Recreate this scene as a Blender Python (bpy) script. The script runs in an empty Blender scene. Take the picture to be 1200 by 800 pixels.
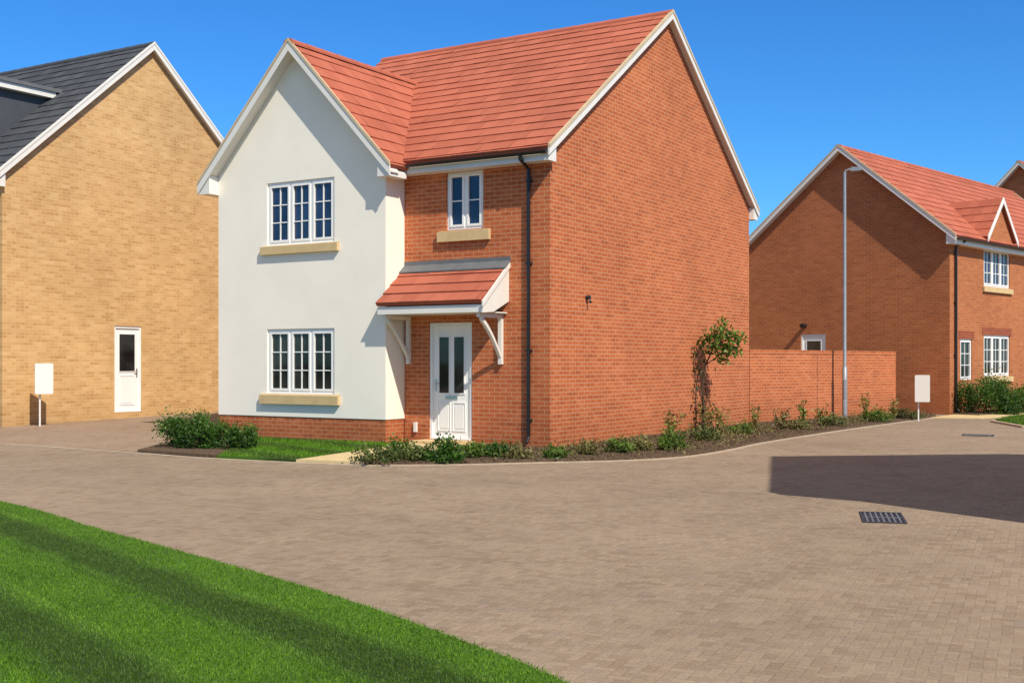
import bpy, bmesh, math, random
import numpy as np
from mathutils import Vector, Matrix
random.seed(4)
rng = np.random.default_rng(4)
scene = bpy.context.scene
col = scene.collection
H, FPX, HZ = 1.5, 1398.0, 424.0
Z = Vector((0, 0, 1))

def G(px, py, z=0.0):
    d = (H - z) * FPX / (py - HZ)
    return Vector(((px - 600) / FPX * d, d, z))

# ------------------------------------------------------------------ materials
class NT:
    def __init__(self, mat):
        mat.use_nodes = True
        self.nt = mat.node_tree
        self.b = self.nt.nodes.get('Principled BSDF')
        self.out = self.nt.nodes.get('Material Output')
    def n(self, t, **kw):
        nd = self.nt.nodes.new(t)
        for k, v in kw.items():
            setattr(nd, k, v)
        return nd
    def put(self, sock, val):
        if isinstance(val, bpy.types.NodeSocket):
            self.nt.links.new(val, sock)
        elif isinstance(val, (tuple, list)) and len(val) == 3 and sock.type == 'RGBA':
            sock.default_value = (*val, 1)
        else:
            sock.default_value = val
    def m(self, op, a, b=0.0, c=None):
        nd = self.n('ShaderNodeMath', operation=op)
        self.put(nd.inputs[0], a)
        if len(nd.inputs) > 1: self.put(nd.inputs[1], b)
        if c is not None: self.put(nd.inputs[2], c)
        return nd.outputs[0]
    def mix(self, fac, a, b, blend='MIX'):
        nd = self.n('ShaderNodeMix', data_type='RGBA', blend_type=blend)
        self.put(nd.inputs[0], fac); self.put(nd.inputs[6], a); self.put(nd.inputs[7], b)
        return nd.outputs[2]
    def noise(self, scale, vec=None, detail=4, rough=.55):
        nd = self.n('ShaderNodeTexNoise')
        nd.inputs['Scale'].default_value = scale
        nd.inputs['Detail'].default_value = detail
        nd.inputs['Roughness'].default_value = rough
        if vec is not None: self.put(nd.inputs['Vector'], vec)
        return nd.outputs['Fac']
    def ramp(self, fac, stops):
        nd = self.n('ShaderNodeValToRGB')
        cr = nd.color_ramp
        while len(cr.elements) < len(stops): cr.elements.new(.5)
        for e, (p, c) in zip(cr.elements, stops):
            e.position = p; e.color = (*c, 1)
        self.put(nd.inputs[0], fac)
        return nd.outputs[0]
    def mr(self, v, a, b, c, d):
        nd = self.n('ShaderNodeMapRange')
        self.put(nd.inputs[0], v)
        for i, x in enumerate((a, b, c, d)): nd.inputs[i + 1].default_value = x
        return nd.outputs[0]
    def grey(self, v):
        nd = self.n('ShaderNodeCombineColor')
        for i in range(3): self.put(nd.inputs[i], v)
        return nd.outputs[0]
    def bump(self, h, strength, dist):
        nd = self.n('ShaderNodeBump')
        nd.inputs['Strength'].default_value = strength
        nd.inputs['Distance'].default_value = dist
        self.put(nd.inputs['Height'], h)
        self.nt.links.new(nd.outputs[0], self.b.inputs['Normal'])
    def uv(self):
        return self.n('ShaderNodeTexCoord').outputs['UV']
    def pos(self):
        return self.n('ShaderNodeNewGeometry').outputs['Position']
    def base(self, c, rough=.8, spec=.3):
        self.put(self.b.inputs['Base Color'], c)
        self.put(self.b.inputs['Roughness'], rough)
        self.b.inputs['Specular IOR Level'].default_value = spec

def mat(name):
    m = bpy.data.materials.new(name)
    return m, NT(m)

def brick_mat(name, c1, c2, mortar, dark, light, msize=.0052, patch_amt=.38):
    m, t = mat(name)
    uv = t.uv()
    br = t.n('ShaderNodeTexBrick')
    br.offset = .5
    t.put(br.inputs['Vector'], uv)
    t.put(br.inputs['Color1'], c1); t.put(br.inputs['Color2'], c2); t.put(br.inputs['Mortar'], mortar)
    br.inputs['Scale'].default_value = 1
    br.inputs['Mortar Size'].default_value = msize
    br.inputs['Mortar Smooth'].default_value = .1
    br.inputs['Brick Width'].default_value = .225
    br.inputs['Row Height'].default_value = .075
    sx = t.n('ShaderNodeSeparateXYZ'); t.put(sx.inputs[0], uv)
    row = t.m('FLOOR', t.m('DIVIDE', sx.outputs[1], .075))
    odd = t.m('FLOORED_MODULO', row, 2.0)
    cx = t.m('FLOOR', t.m('ADD', t.m('DIVIDE', sx.outputs[0], .225), t.m('MULTIPLY', odd, .5)))
    cv = t.n('ShaderNodeCombineXYZ'); t.put(cv.inputs[0], cx); t.put(cv.inputs[1], row)
    wn = t.n('ShaderNodeTexWhiteNoise'); t.put(wn.inputs['Vector'], cv.outputs[0])
    big = t.noise(.45, uv, 5, .6)
    fine = t.noise(60, uv, 3)
    notm = t.m('SUBTRACT', 1.0, br.outputs['Fac'])
    dk_ = t.mr(wn.outputs['Value'], .70, 1.0, 0, patch_amt)
    c = t.mix(t.m('MULTIPLY', dk_, notm), br.outputs['Color'], dark)
    lt_ = t.mr(wn.outputs['Value'], 0, .25, patch_amt, 0)
    c = t.mix(t.m('MULTIPLY', lt_, notm), c, light)
    c = t.mix(1.0, c, t.grey(t.mr(big, .3, .7, .88, 1.08)), 'MULTIPLY')
    c = t.mix(1.0, c, t.grey(t.mr(fine, .3, .7, .88, 1.12)), 'MULTIPLY')
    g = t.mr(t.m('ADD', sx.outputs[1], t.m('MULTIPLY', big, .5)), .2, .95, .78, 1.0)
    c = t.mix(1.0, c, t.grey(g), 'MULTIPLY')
    t.base(c, .9, .15)
    h = t.m('ADD', t.m('MULTIPLY', br.outputs['Fac'], -1.0), t.m('MULTIPLY', fine, .3))
    t.bump(h, .45, .005)
    return m

def tile_mat(name, c1, c2):
    m, t = mat(name)
    at = t.n('ShaderNodeAttribute', attribute_name='rnd')
    c = t.mix(at.outputs['Fac'], c1, c2)
    p = t.pos()
    c = t.mix(1.0, c, t.grey(t.mr(t.noise(.7, p, 5), .3, .7, .88, 1.09)), 'MULTIPLY')
    fine = t.noise(45, p, 3)
    c = t.mix(1.0, c, t.grey(t.mr(fine, .3, .7, .9, 1.08)), 'MULTIPLY')
    t.base(c, .8, .2)
    t.bump(fine, .25, .004)
    return m

def plain(name, c, rough=.5, spec=.4, var=.06, nscale=3, bump=0, metal=0):
    m, t = mat(name)
    p = t.pos()
    f = t.noise(nscale, p, 5)
    cc = t.mix(1.0, c, t.grey(t.mr(f, .3, .7, 1 - var, 1 + var)), 'MULTIPLY')
    t.base(cc, rough, spec)
    t.b.inputs['Metallic'].default_value = metal
    if bump:
        t.bump(t.noise(90, p, 3), bump, .004)
    return m

def leaf_mat(name, c1, c2, c3):
    m, t = mat(name)
    at = t.n('ShaderNodeAttribute', attribute_name='rnd')
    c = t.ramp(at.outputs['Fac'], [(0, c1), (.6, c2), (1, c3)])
    t.base(c, .55, .35)
    tr = t.n('ShaderNodeBsdfTranslucent'); t.put(tr.inputs[0], t.mix(1.0, c, (1.3, 1.5, .6), 'MULTIPLY'))
    ms = t.n('ShaderNodeMixShader'); ms.inputs[0].default_value = .25
    t.nt.links.new(t.b.outputs[0], ms.inputs[1]); t.nt.links.new(tr.outputs[0], ms.inputs[2])
    t.nt.links.new(ms.outputs[0], t.out.inputs[0])
    return m

M = {}
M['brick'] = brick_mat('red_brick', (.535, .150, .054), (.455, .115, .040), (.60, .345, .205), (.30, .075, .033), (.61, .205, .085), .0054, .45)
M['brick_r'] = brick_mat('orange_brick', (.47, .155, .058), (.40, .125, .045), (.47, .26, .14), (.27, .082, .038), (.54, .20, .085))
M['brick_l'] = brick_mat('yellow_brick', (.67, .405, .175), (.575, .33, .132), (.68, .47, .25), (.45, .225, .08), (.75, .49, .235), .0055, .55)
M['tile'] = tile_mat('red_tile', (.48, .142, .083), (.41, .115, .066))
M['slate'] = tile_mat('grey_tile', (.085, .09, .10), (.055, .06, .067))
M['render'] = plain('white_render', (.93, .86, .73), .85, .15, .03, 1.2, .25)
M['white'] = plain('white_paint', (.79, .755, .68), .4, .4, .03)
M['upvc'] = plain('window_white', (.88, .86, .81), .35, .4, .02)
M['cap'] = plain('verge_cap', (.58, .45, .28), .6, .3, .1)
M['stone'] = plain('cast_stone', (.62, .45, .23), .85, .2, .08, 6, .2)
M['black'] = plain('black_plastic', (.012, .012, .014), .35, .5, .1)
M['lead'] = plain('lead', (.14, .145, .15), .6, .4, .12, 5)
M['grey_clad'] = plain('grey_cladding', (.07, .075, .085), .6, .3, .08)
M['galv'] = plain('galvanised', (.33, .35, .36), .45, .5, .08, 8, 0, .4)
M['steel'] = plain('steel', (.6, .6, .6), .25, .5, .03, 8, 0, .9)
M['iron'] = plain('cast_iron', (.03, .03, .032), .6, .4, .2, 15)
M['kerb'] = plain('kerb_stone', (.44, .345, .25), .9, .2, .18, 5, .3)
M['path'] = plain('path_slab', (.60, .46, .24), .9, .2, .1, 4, .3)
M['wood'] = plain('bark', (.08, .05, .03), .9, .2, .2, 12)
M['leaf_hedge'] = leaf_mat('hedge_leaf', (.015, .04, .006), (.05, .125, .012), (.12, .22, .025))
M['leaf_green'] = leaf_mat('green_leaf', (.035, .07, .01), (.115, .19, .024), (.24, .32, .055))
M['leaf_yellow'] = leaf_mat('yellow_leaf', (.09, .095, .02), (.26, .24, .06), (.42, .36, .12))
M['leaf_dark'] = leaf_mat('dark_leaf', (.035, .05, .013), (.105, .135, .034), (.22, .23, .07))
M['twig'] = leaf_mat('dry_leaf', (.08, .07, .022), (.20, .18, .06), (.32, .30, .11))

def make_glass(name, a, b_, ior):
    m, t = mat(name)
    p = t.pos()
    f = t.noise(1.5, p, 3)
    t.base(t.mix(t.mr(f, .38, .62, 0, 1), a, b_), .04, .6)
    t.b.inputs['IOR'].default_value = ior
    t.bump(t.noise(1.6, p, 1), .06, .02)
    return m
M['glass'] = make_glass('window_glass', (.008, .009, .010), (.034, .036, .034), 1.45)
M['glass_up'] = make_glass('upper_glass_sky_tint', (.006, .012, .036), (.022, .042, .10), 1.55)  # blue sky reflection tinted into the base colour of the upstairs panes

def make_paving(name, rot, tint, stops):
    m, t = mat(name)
    mp = t.n('ShaderNodeMapping'); t.put(mp.inputs[0], t.pos())
    mp.inputs['Rotation'].default_value = (0, 0, rot)
    mp.inputs['Scale'].default_value = (16.5, 16.5, 16.5)
    wob = t.n('ShaderNodeTexNoise'); wob.inputs['Scale'].default_value = .9; wob.inputs['Detail'].default_value = 3
    t.put(wob.inputs['Vector'], t.pos())
    va = t.n('ShaderNodeVectorMath', operation='MULTIPLY_ADD')
    t.put(va.inputs[0], wob.outputs['Color']); va.inputs[1].default_value = (.9, .9, 0); t.put(va.inputs[2], mp.outputs[0])
    sx = t.n('ShaderNodeSeparateXYZ'); t.put(sx.inputs[0], va.outputs[0])
    x, y = sx.outputs[0], sx.outputs[1]
    i, j = t.m('FLOOR', x), t.m('FLOOR', y)
    fx, fy = t.m('SUBTRACT', x, i), t.m('SUBTRACT', y, j)
    q = t.m('FLOORED_MODULO', t.m('ADD', t.m('SUBTRACT', i, j), .5), 4.0)
    k = t.m('FLOOR', q)
    def eq(v): return t.m('COMPARE', k, float(v), .1)
    e0, e1, e2, e3 = eq(0), eq(1), eq(2), eq(3)
    dl = t.m('ADD', fx, e1); dr = t.m('ADD', t.m('SUBTRACT', 1.0, fx), e0)
    db = t.m('ADD', fy, e2); dt = t.m('ADD', t.m('SUBTRACT', 1.0, fy), e3)
    d = t.m('MINIMUM', t.m('MINIMUM', dl, dr), t.m('MINIMUM', db, dt))
    joint = t.mr(d, .0, .11, 1, 0)
    cv = t.n('ShaderNodeCombineXYZ')
    t.put(cv.inputs[0], t.m('SUBTRACT', i, e1)); t.put(cv.inputs[1], t.m('ADD', j, e3))
    t.put(cv.inputs[2], t.m('ADD', e2, e3))
    wn = t.n('ShaderNodeTexWhiteNoise'); t.put(wn.inputs['Vector'], cv.outputs[0])
    c = t.ramp(wn.outputs['Value'], stops)
    p = t.pos()
    big = t.noise(.28, p, 5, .6)
    c = t.mix(1.0, c, t.grey(t.mr(big, .3, .7, .82, 1.12)), 'MULTIPLY')
    med = t.noise(1.6, p, 6, .7)
    c = t.mix(t.mr(med, .44, .70, 0, .5), c, tint)
    fine = t.noise(48, p, 5, .75)
    c = t.mix(1.0, c, t.grey(t.mr(fine, .3, .7, .74, 1.2)), 'MULTIPLY')
    c = t.mix(t.m('MULTIPLY', joint, t.mr(med, .35, .65, .5, .08)), c, (.15, .112, .078))
    t.base(c, .9, .15)
    t.bump(t.m('ADD', t.m('MULTIPLY', joint, -1.0), t.m('MULTIPLY', fine, .6)), .35, .004)
    return m
M['paving'] = make_paving('block_paving', math.radians(24), (.35, .272, .195),
    [(0, (.25, .182, .125)), (.35, (.293, .218, .152)), (.7, (.328, .247, .175)), (1, (.272, .21, .155))])
M['drive'] = make_paving('drive_paving', math.radians(-31), (.36, .265, .182),
    [(0, (.27, .184, .126)), (.35, (.305, .215, .148)), (.7, (.34, .245, .17)), (1, (.285, .204, .148))])

def make_soil():
    m, t = mat('mulch')
    p = t.pos()
    f = t.noise(22, p, 5, .7)
    c = t.ramp(f, [(.3, (.07, .047, .03)), (.55, (.165, .112, .072)), (.75, (.28, .205, .135))])
    t.base(c, .95, .1); t.bump(f, 1.0, .05)
    return m
M['soil'] = make_soil()

def make_grass(blade):
    m, t = mat('lawn_blade' if blade else 'lawn_turf')
    p = t.pos()
    sx = t.n('ShaderNodeSeparateXYZ'); t.put(sx.inputs[0], p)
    w = t.noise(.5, p, 2)
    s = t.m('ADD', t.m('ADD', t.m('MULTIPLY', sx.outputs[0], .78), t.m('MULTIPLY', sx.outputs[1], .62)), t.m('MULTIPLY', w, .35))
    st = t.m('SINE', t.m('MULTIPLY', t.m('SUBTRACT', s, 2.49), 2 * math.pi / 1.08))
    st = t.mr(st, -.75, .35, .42, 1.02)  # mowing bands: shade of the leaning blades also put into the colour
    if blade:
        at = t.n('ShaderNodeAttribute', attribute_name='rnd')
        c = t.ramp(at.outputs['Fac'], [(0, (.064, .16, .007)), (.6, (.11, .236, .010)), (1, (.165, .29, .022))])
    else:
        c = t.ramp(t.noise(30, p, 4), [(.3, (.05, .13, .006)), (.7, (.09, .195, .011))])
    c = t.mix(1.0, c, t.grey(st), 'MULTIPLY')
    c = t.mix(1.0, c, t.grey(t.mr(t.noise(1.3, p, 4), .3, .7, .86, 1.12)), 'MULTIPLY')
    t.base(c, .6, .25)
    if not blade: t.bump(t.noise(80, p, 4), .8, .03)
    return m
M['blade'] = make_grass(True)
M['turf'] = make_grass(False)
def make_far():
    m, t = mat('far_ground')
    p = t.pos()
    c = t.ramp(t.noise(.3, p, 6), [(.3, (.06, .09, .025)), (.7, (.11, .12, .05))])
    t.base(c, .95, .1)
    return m
M['far'] = make_far()

# ------------------------------------------------------------------ mesh helpers
class FR:
    def __init__(s, o, a, n):
        s.o, s.A, s.N = Vector(o), Vector(a), Vector(n)
    def __call__(s, a, z, n):
        return s.o + s.A * a + Z * z + s.N * n

class MB:
    def __init__(s): s.v, s.f, s.uv, s.r = [], [], [], []
    def face(s, pts, uv=None, r=None):
        pts = [Vector(p) for p in pts]
        i = len(s.v); s.v += pts
        s.f.append(list(range(i, i + len(pts))))
        if uv is None:
            n = Vector((0, 0, 0))
            for k in range(1, len(pts) - 1):
                n += (pts[k] - pts[0]).cross(pts[k + 1] - pts[0])
            if n.length > 0: n.normalize()
            if abs(n.z) < .7:
                tt = Z.cross(n).normalized()
                if tt.x + tt.y * .37 < 0: tt = -tt
                uv = [(p.dot(tt), p.z) for p in pts]
            else:
                uv = [(p.x, p.y) for p in pts]
        s.uv += uv
        s.r.append(random.random() if r is None else r)
    def hexa(s, b):  # 8 pts: bottom 4, top 4
        for q in ((3, 2, 1, 0), (4, 5, 6, 7), (0, 1, 5, 4), (1, 2, 6, 5), (2, 3, 7, 6), (3, 0, 4, 7)):
            s.face([b[k] for k in q])
    def fbox(s, F, a0, a1, z0, z1, n0, n1):
        s.hexa([F(a0, z0, n0), F(a1, z0, n0), F(a1, z0, n1), F(a0, z0, n1),
                F(a0, z1, n0), F(a1, z1, n0), F(a1, z1, n1), F(a0, z1, n1)])
    def prism(s, F, prof, n0, n1):  # profile in (a,z)
        s.face([F(a, z, n1) for a, z in prof]); s.face([F(a, z, n0) for a, z in reversed(prof)])
        for k in range(len(prof)):
            a, b = prof[k], prof[(k + 1) % len(prof)]
            s.face([F(a[0], a[1], n0), F(b[0], b[1], n0), F(b[0], b[1], n1), F(a[0], a[1], n1)])
    def aprism(s, F, prof, a0, a1):  # profile in (n,z) extruded along a
        s.face([F(a1, z, n) for n, z in prof]); s.face([F(a0, z, n) for n, z in reversed(prof)])
        for k in range(len(prof)):
            p, q = prof[k], prof[(k + 1) % len(prof)]
            s.face([F(a0, p[1], p[0]), F(a0, q[1], q[0]), F(a1, q[1], q[0]), F(a1, p[1], p[0])])
    def tube(s, pts, r, n=10, caps=True):
        pts = [Vector(p) for p in pts]
        rs = r if isinstance(r, (list, tuple)) else [r] * len(pts)
        rings = []
        for k, p in enumerate(pts):
            d = (pts[min(k + 1, len(pts) - 1)] - pts[max(k - 1, 0)]).normalized()
            ref = Vector((1, 0, 0)) if abs(d.x) < .9 else Vector((0, 1, 0))
            a = d.cross(ref).normalized(); b = d.cross(a)
            rings.append([p + (a * math.cos(2 * math.pi * q / n) + b * math.sin(2 * math.pi * q / n)) * rs[k] for q in range(n)])
        for k in range(len(pts) - 1):
            for q in range(n):
                s.face([rings[k][q], rings[k][(q + 1) % n], rings[k + 1][(q + 1) % n], rings[k + 1][q]])
        if caps:
            s.face(list(reversed(rings[0]))); s.face(rings[-1])
    def tiles(s, o, along, L, down, S, g=.34, lip=.018, w=.33):
        n = along.cross(down)
        if n.z < 0: n = -n
        i = 0
        s0 = 0.0
        while s0 < S - .02:
            s1 = min(S, s0 + g)
            u = -w * (.5 if i % 2 else 0)
            while u < L:
                a, b = max(0, u), min(L, u + w)
                if b - a > .01:
                    l1 = lip + random.uniform(-.004, .004); l2 = l1 + random.uniform(-.003, .003)
                    gp = .0015
                    A0 = o + along * (a + gp) + down * s0; B0 = o + along * (b - gp) + down * s0
                    A1 = o + along * (a + gp) + down * s1; B1 = o + along * (b - gp) + down * s1
                    s.face([A0, B0, B1 + n * l2, A1 + n * l1], [(a, -s0), (b, -s0), (b, -s1), (a, -s1)])
                    s.face([A1 + n * l1, B1 + n * l2, B1 - n * .005, A1 - n * .005], None, 1.0)
                u += w
            for q in (0, L):
                P = o + along * q
                s.face([P + down * s0, P + down * s1 + n * lip, P + down * s1 - n * .06, P + down * s0 - n * .06])
            s0 = s1; i += 1
        for dd in (.006, .06):
            s.face([o - n * dd, o + along * L - n * dd, o + along * L + down * S - n * dd, o + down * S - n * dd], None, 1.0)
        E = o + down * S
        s.face([E - n * .006, E + along * L - n * .006, E + along * L - n * .06, E - n * .06], None, 1.0)
    def build(s, name, m, parent=None, smooth=False, label=None):
        me = bpy.data.meshes.new(name)
        me.from_pydata([tuple(p) for p in s.v], [], s.f)
        ul = me.uv_layers.new(name='UVMap')
        ul.data.foreach_set('uv', [c for p in s.uv for c in p])
        at = me.attributes.new('rnd', 'FLOAT', 'FACE')
        at.data.foreach_set('value', s.r)
        me.materials.append(m)
        if smooth:
            bm = bmesh.new(); bm.from_mesh(me)
            bmesh.ops.remove_doubles(bm, verts=bm.verts, dist=1e-4)
            for f in bm.faces: f.smooth = True
            for e in bm.edges:
                if len(e.link_faces) == 2 and e.calc_face_angle(0) > .9: e.smooth = False
            bm.to_mesh(me); bm.free()
        me.update()
        o = bpy.data.objects.new(name, me); col.objects.link(o)
        if parent is not None: o.parent = parent
        if label: o['label'] = label
        return o

def tag(o, label, cat, group=None):
    o['label'] = label; o['category'] = cat
    if group: o['group'] = group
    return o
def thing(name, label, cat, loc=(0, 0, 0), rz=0, group=None):
    o = bpy.data.objects.new(name, None); col.objects.link(o)
    o.empty_display_size = .2
    o.location = loc; o.rotation_euler = (0, 0, rz)
    return tag(o, label, cat, group)
def sub(name, parent):
    o = bpy.data.objects.new(name, None); col.objects.link(o); o.parent = parent; o.empty_display_size = .2
    return o

def wall(mb, F, a0, a1, z0, z1, holes=(), reveal=.11, top=None):
    xs = sorted({a0, a1, *[h[0] for h in holes], *[h[1] for h in holes]})
    zs = sorted({z0, z1, *[h[2] for h in holes], *[h[3] for h in holes]})
    for i in range(len(xs) - 1):
        for j in range(len(zs) - 1):
            cx, cz = (xs[i] + xs[i + 1]) / 2, (zs[j] + zs[j + 1]) / 2
            if any(h[0] < cx < h[1] and h[2] < cz < h[3] for h in holes): continue
            mb.face([F(xs[i], zs[j], 0), F(xs[i + 1], zs[j], 0), F(xs[i + 1], zs[j + 1], 0), F(xs[i], zs[j + 1], 0)])
    for h in holes:
        p = [(h[0], h[2]), (h[1], h[2]), (h[1], h[3]), (h[0], h[3])]
        for k in range(4):
            a, b = p[k], p[(k + 1) % 4]
            mb.face([F(a[0], a[1], 0), F(b[0], b[1], 0), F(b[0], b[1], -reveal), F(a[0], a[1], -reveal)])
    if top:
        mb.face([F(a, z, 0) for a, z in top])

def window(parent, F, a0, a1, z0, z1, lights, cols, rows, sill=True, depth=-.05, sill_z=.17, sill_x=.12):
    f = MB(); g = .003
    A0, A1, B0, B1 = a0 + g, a1 - g, z0 + g, z1 - g
    d0, d1 = depth - .05, depth + .015
    fw = .052
    f.fbox(F, A0, A0 + fw, B0, B1, d0, d1); f.fbox(F, A1 - fw, A1, B0, B1, d0, d1)
    f.fbox(F, A0 + fw, A1 - fw, B0, B0 + fw, d0, d1); f.fbox(F, A0 + fw, A1 - fw, B1 - fw, B1, d0, d1)
    iw = (A1 - A0 - 2 * fw)
    lw = iw / lights
    for k in range(1, lights):
        c = A0 + fw + lw * k
        f.fbox(F, c - .028, c + .028, B0 + fw, B1 - fw, d0, d1)
    p = MB()
    for k in range(lights):
        l0 = A0 + fw + lw * k + (.028 if k else 0); l1 = A0 + fw + lw * (k + 1) - (.028 if k < lights - 1 else 0)
        y0, y1 = B0 + fw, B1 - fw
        sw = .040; s0, s1 = depth - .045, depth + .028
        f.fbox(F, l0, l0 + sw, y0, y1, s0, s1); f.fbox(F, l1 - sw, l1, y0, y1, s0, s1)
        f.fbox(F, l0 + sw, l1 - sw, y0, y0 + sw, s0, s1); f.fbox(F, l0 + sw, l1 - sw, y1 - sw, y1, s0, s1)
        gx0, gx1, gz0, gz1 = l0 + sw, l1 - sw, y0 + sw, y1 - sw
        for q in range(1, cols):
            c = gx0 + (gx1 - gx0) * q / cols
            f.fbox(F, c - .010, c + .010, gz0, gz1, depth - .02, depth + .008)
        for q in range(1, rows):
            c = gz0 + (gz1 - gz0) * q / rows
            f.fbox(F, gx0, gx1, c - .010, c + .010, depth - .018, depth + .006)
        tl = random.uniform(-.005, .005)
        p.face([F(gx0 - .01, gz0 - .01, depth - .01 + tl), F(gx1 + .01, gz0 - .01, depth - .01 - tl), F(gx1 + .01, gz1 + .01, depth - .012 - tl), F(gx0 - .01, gz1 + .01, depth - .012 + tl)])
    w = f.build('window', M['upvc'], parent)
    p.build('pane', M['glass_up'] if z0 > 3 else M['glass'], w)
    if sill:
        s = MB()
        s.aprism(F, [(-.10, z0 - .003), (.075, z0 - .03), (.075, z0 - sill_z), (.003, z0 - sill_z), (.003, z0 - .01), (-.10, z0 - .01)], a0 - sill_x, a1 + sill_x)
        s.build('sill', M['stone'], w)
    return w

def door(parent, F, a0, a1, z0, z1, style, depth=-.05):
    d = MB(); g = .003
    fw = .055
    A0, A1, B0, B1 = a0 + g, a1 - g, z0 + g, z1 - g
    l0, l1, y0, y1 = A0 + fw, A1 - fw, B0 + .03, B1 - fw
    ln = depth
    d.fbox(F, l0, l1, y0, y1, ln - .045, ln)
    W, Hh = l1 - l0, y1 - y0
    if style == 'front':
        gl = [(l0 + W * .17, l0 + W * .43, y0 + Hh * .40, y0 + Hh * .90), (l0 + W * .57, l0 + W * .83, y0 + Hh * .40, y0 + Hh * .90)]
        pn = [(l0 + W * .15, l0 + W * .45, y0 + Hh * .07, y0 + Hh * .31), (l0 + W * .55, l0 + W * .85, y0 + Hh * .07, y0 + Hh * .31)]
    else:
        gl = [(l0 + W * .17, l0 + W * .83, y0 + Hh * .48, y0 + Hh * .93)]
        pn = [(l0 + W * .2, l0 + W * .8, y0 + Hh * .08, y0 + Hh * .42)]
    for (x0, x1, h0, h1) in gl + pn:  # mouldings
        for bx in ((x0 - .02, x0, h0 - .02, h1 + .02), (x1, x1 + .02, h0 - .02, h1 + .02), (x0, x1, h0 - .02, h0), (x0, x1, h1, h1 + .02)):
            d.fbox(F, *bx, ln + .0005, ln + .014)
    for (x0, x1, h0, h1) in pn:
        d.fbox(F, x0 + .03, x1 - .03, h0 + .03, h1 - .03, ln + .0005, ln + .010)
    o = d.build('door', M['upvc'], parent)
    fr = MB()
    fr.fbox(F, A0, A0 + fw - .002, B0, B1, ln - .05, ln + .03); fr.fbox(F, A1 - fw + .002, A1, B0, B1, ln - .05, ln + .03)
    fr.fbox(F, A0 + fw, A1 - fw, B1 - fw + .002, B1, ln - .05, ln + .03)
    fr.fbox(F, A0 + fw, A1 - fw, B0, B0 + .028, ln - .05, ln + .05)
    fr.build('frame', M['upvc'], o)
    for (x0, x1, h0, h1) in gl:
        p = MB(); p.face([F(x0, h0, ln + .004), F(x1, h0, ln + .004), F(x1, h1, ln + .004), F(x0, h1, ln + .004)])
        p.build('pane', M['glass'], o)
    h = MB()
    hx = l0 + .06 if style == 'front' else l1 - .06
    hz = y0 + Hh * .47 if style == 'front' else y0 + Hh * .46
    h.fbox(F, hx - .018, hx + .018, hz - .11, hz + .11, ln + .0008, ln + .012)
    sgn = 1 if style == 'front' else -1
    h.tube([F(hx, hz + .03, ln + .01), F(hx, hz + .03, ln + .05), F(hx + sgn * .10, hz + .03, ln + .05)], .010, 8)
    h.build('handle', M['steel'], o, smooth=True)
    if style == 'front':
        lp = MB(); c = (l0 + l1) / 2
        lp.fbox(F, c - .13, c + .13, y0 + Hh * .345, y0 + Hh * .375, ln + .0008, ln + .016)
        lp.build('letter_plate', M['steel'], o)
    return o

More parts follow.
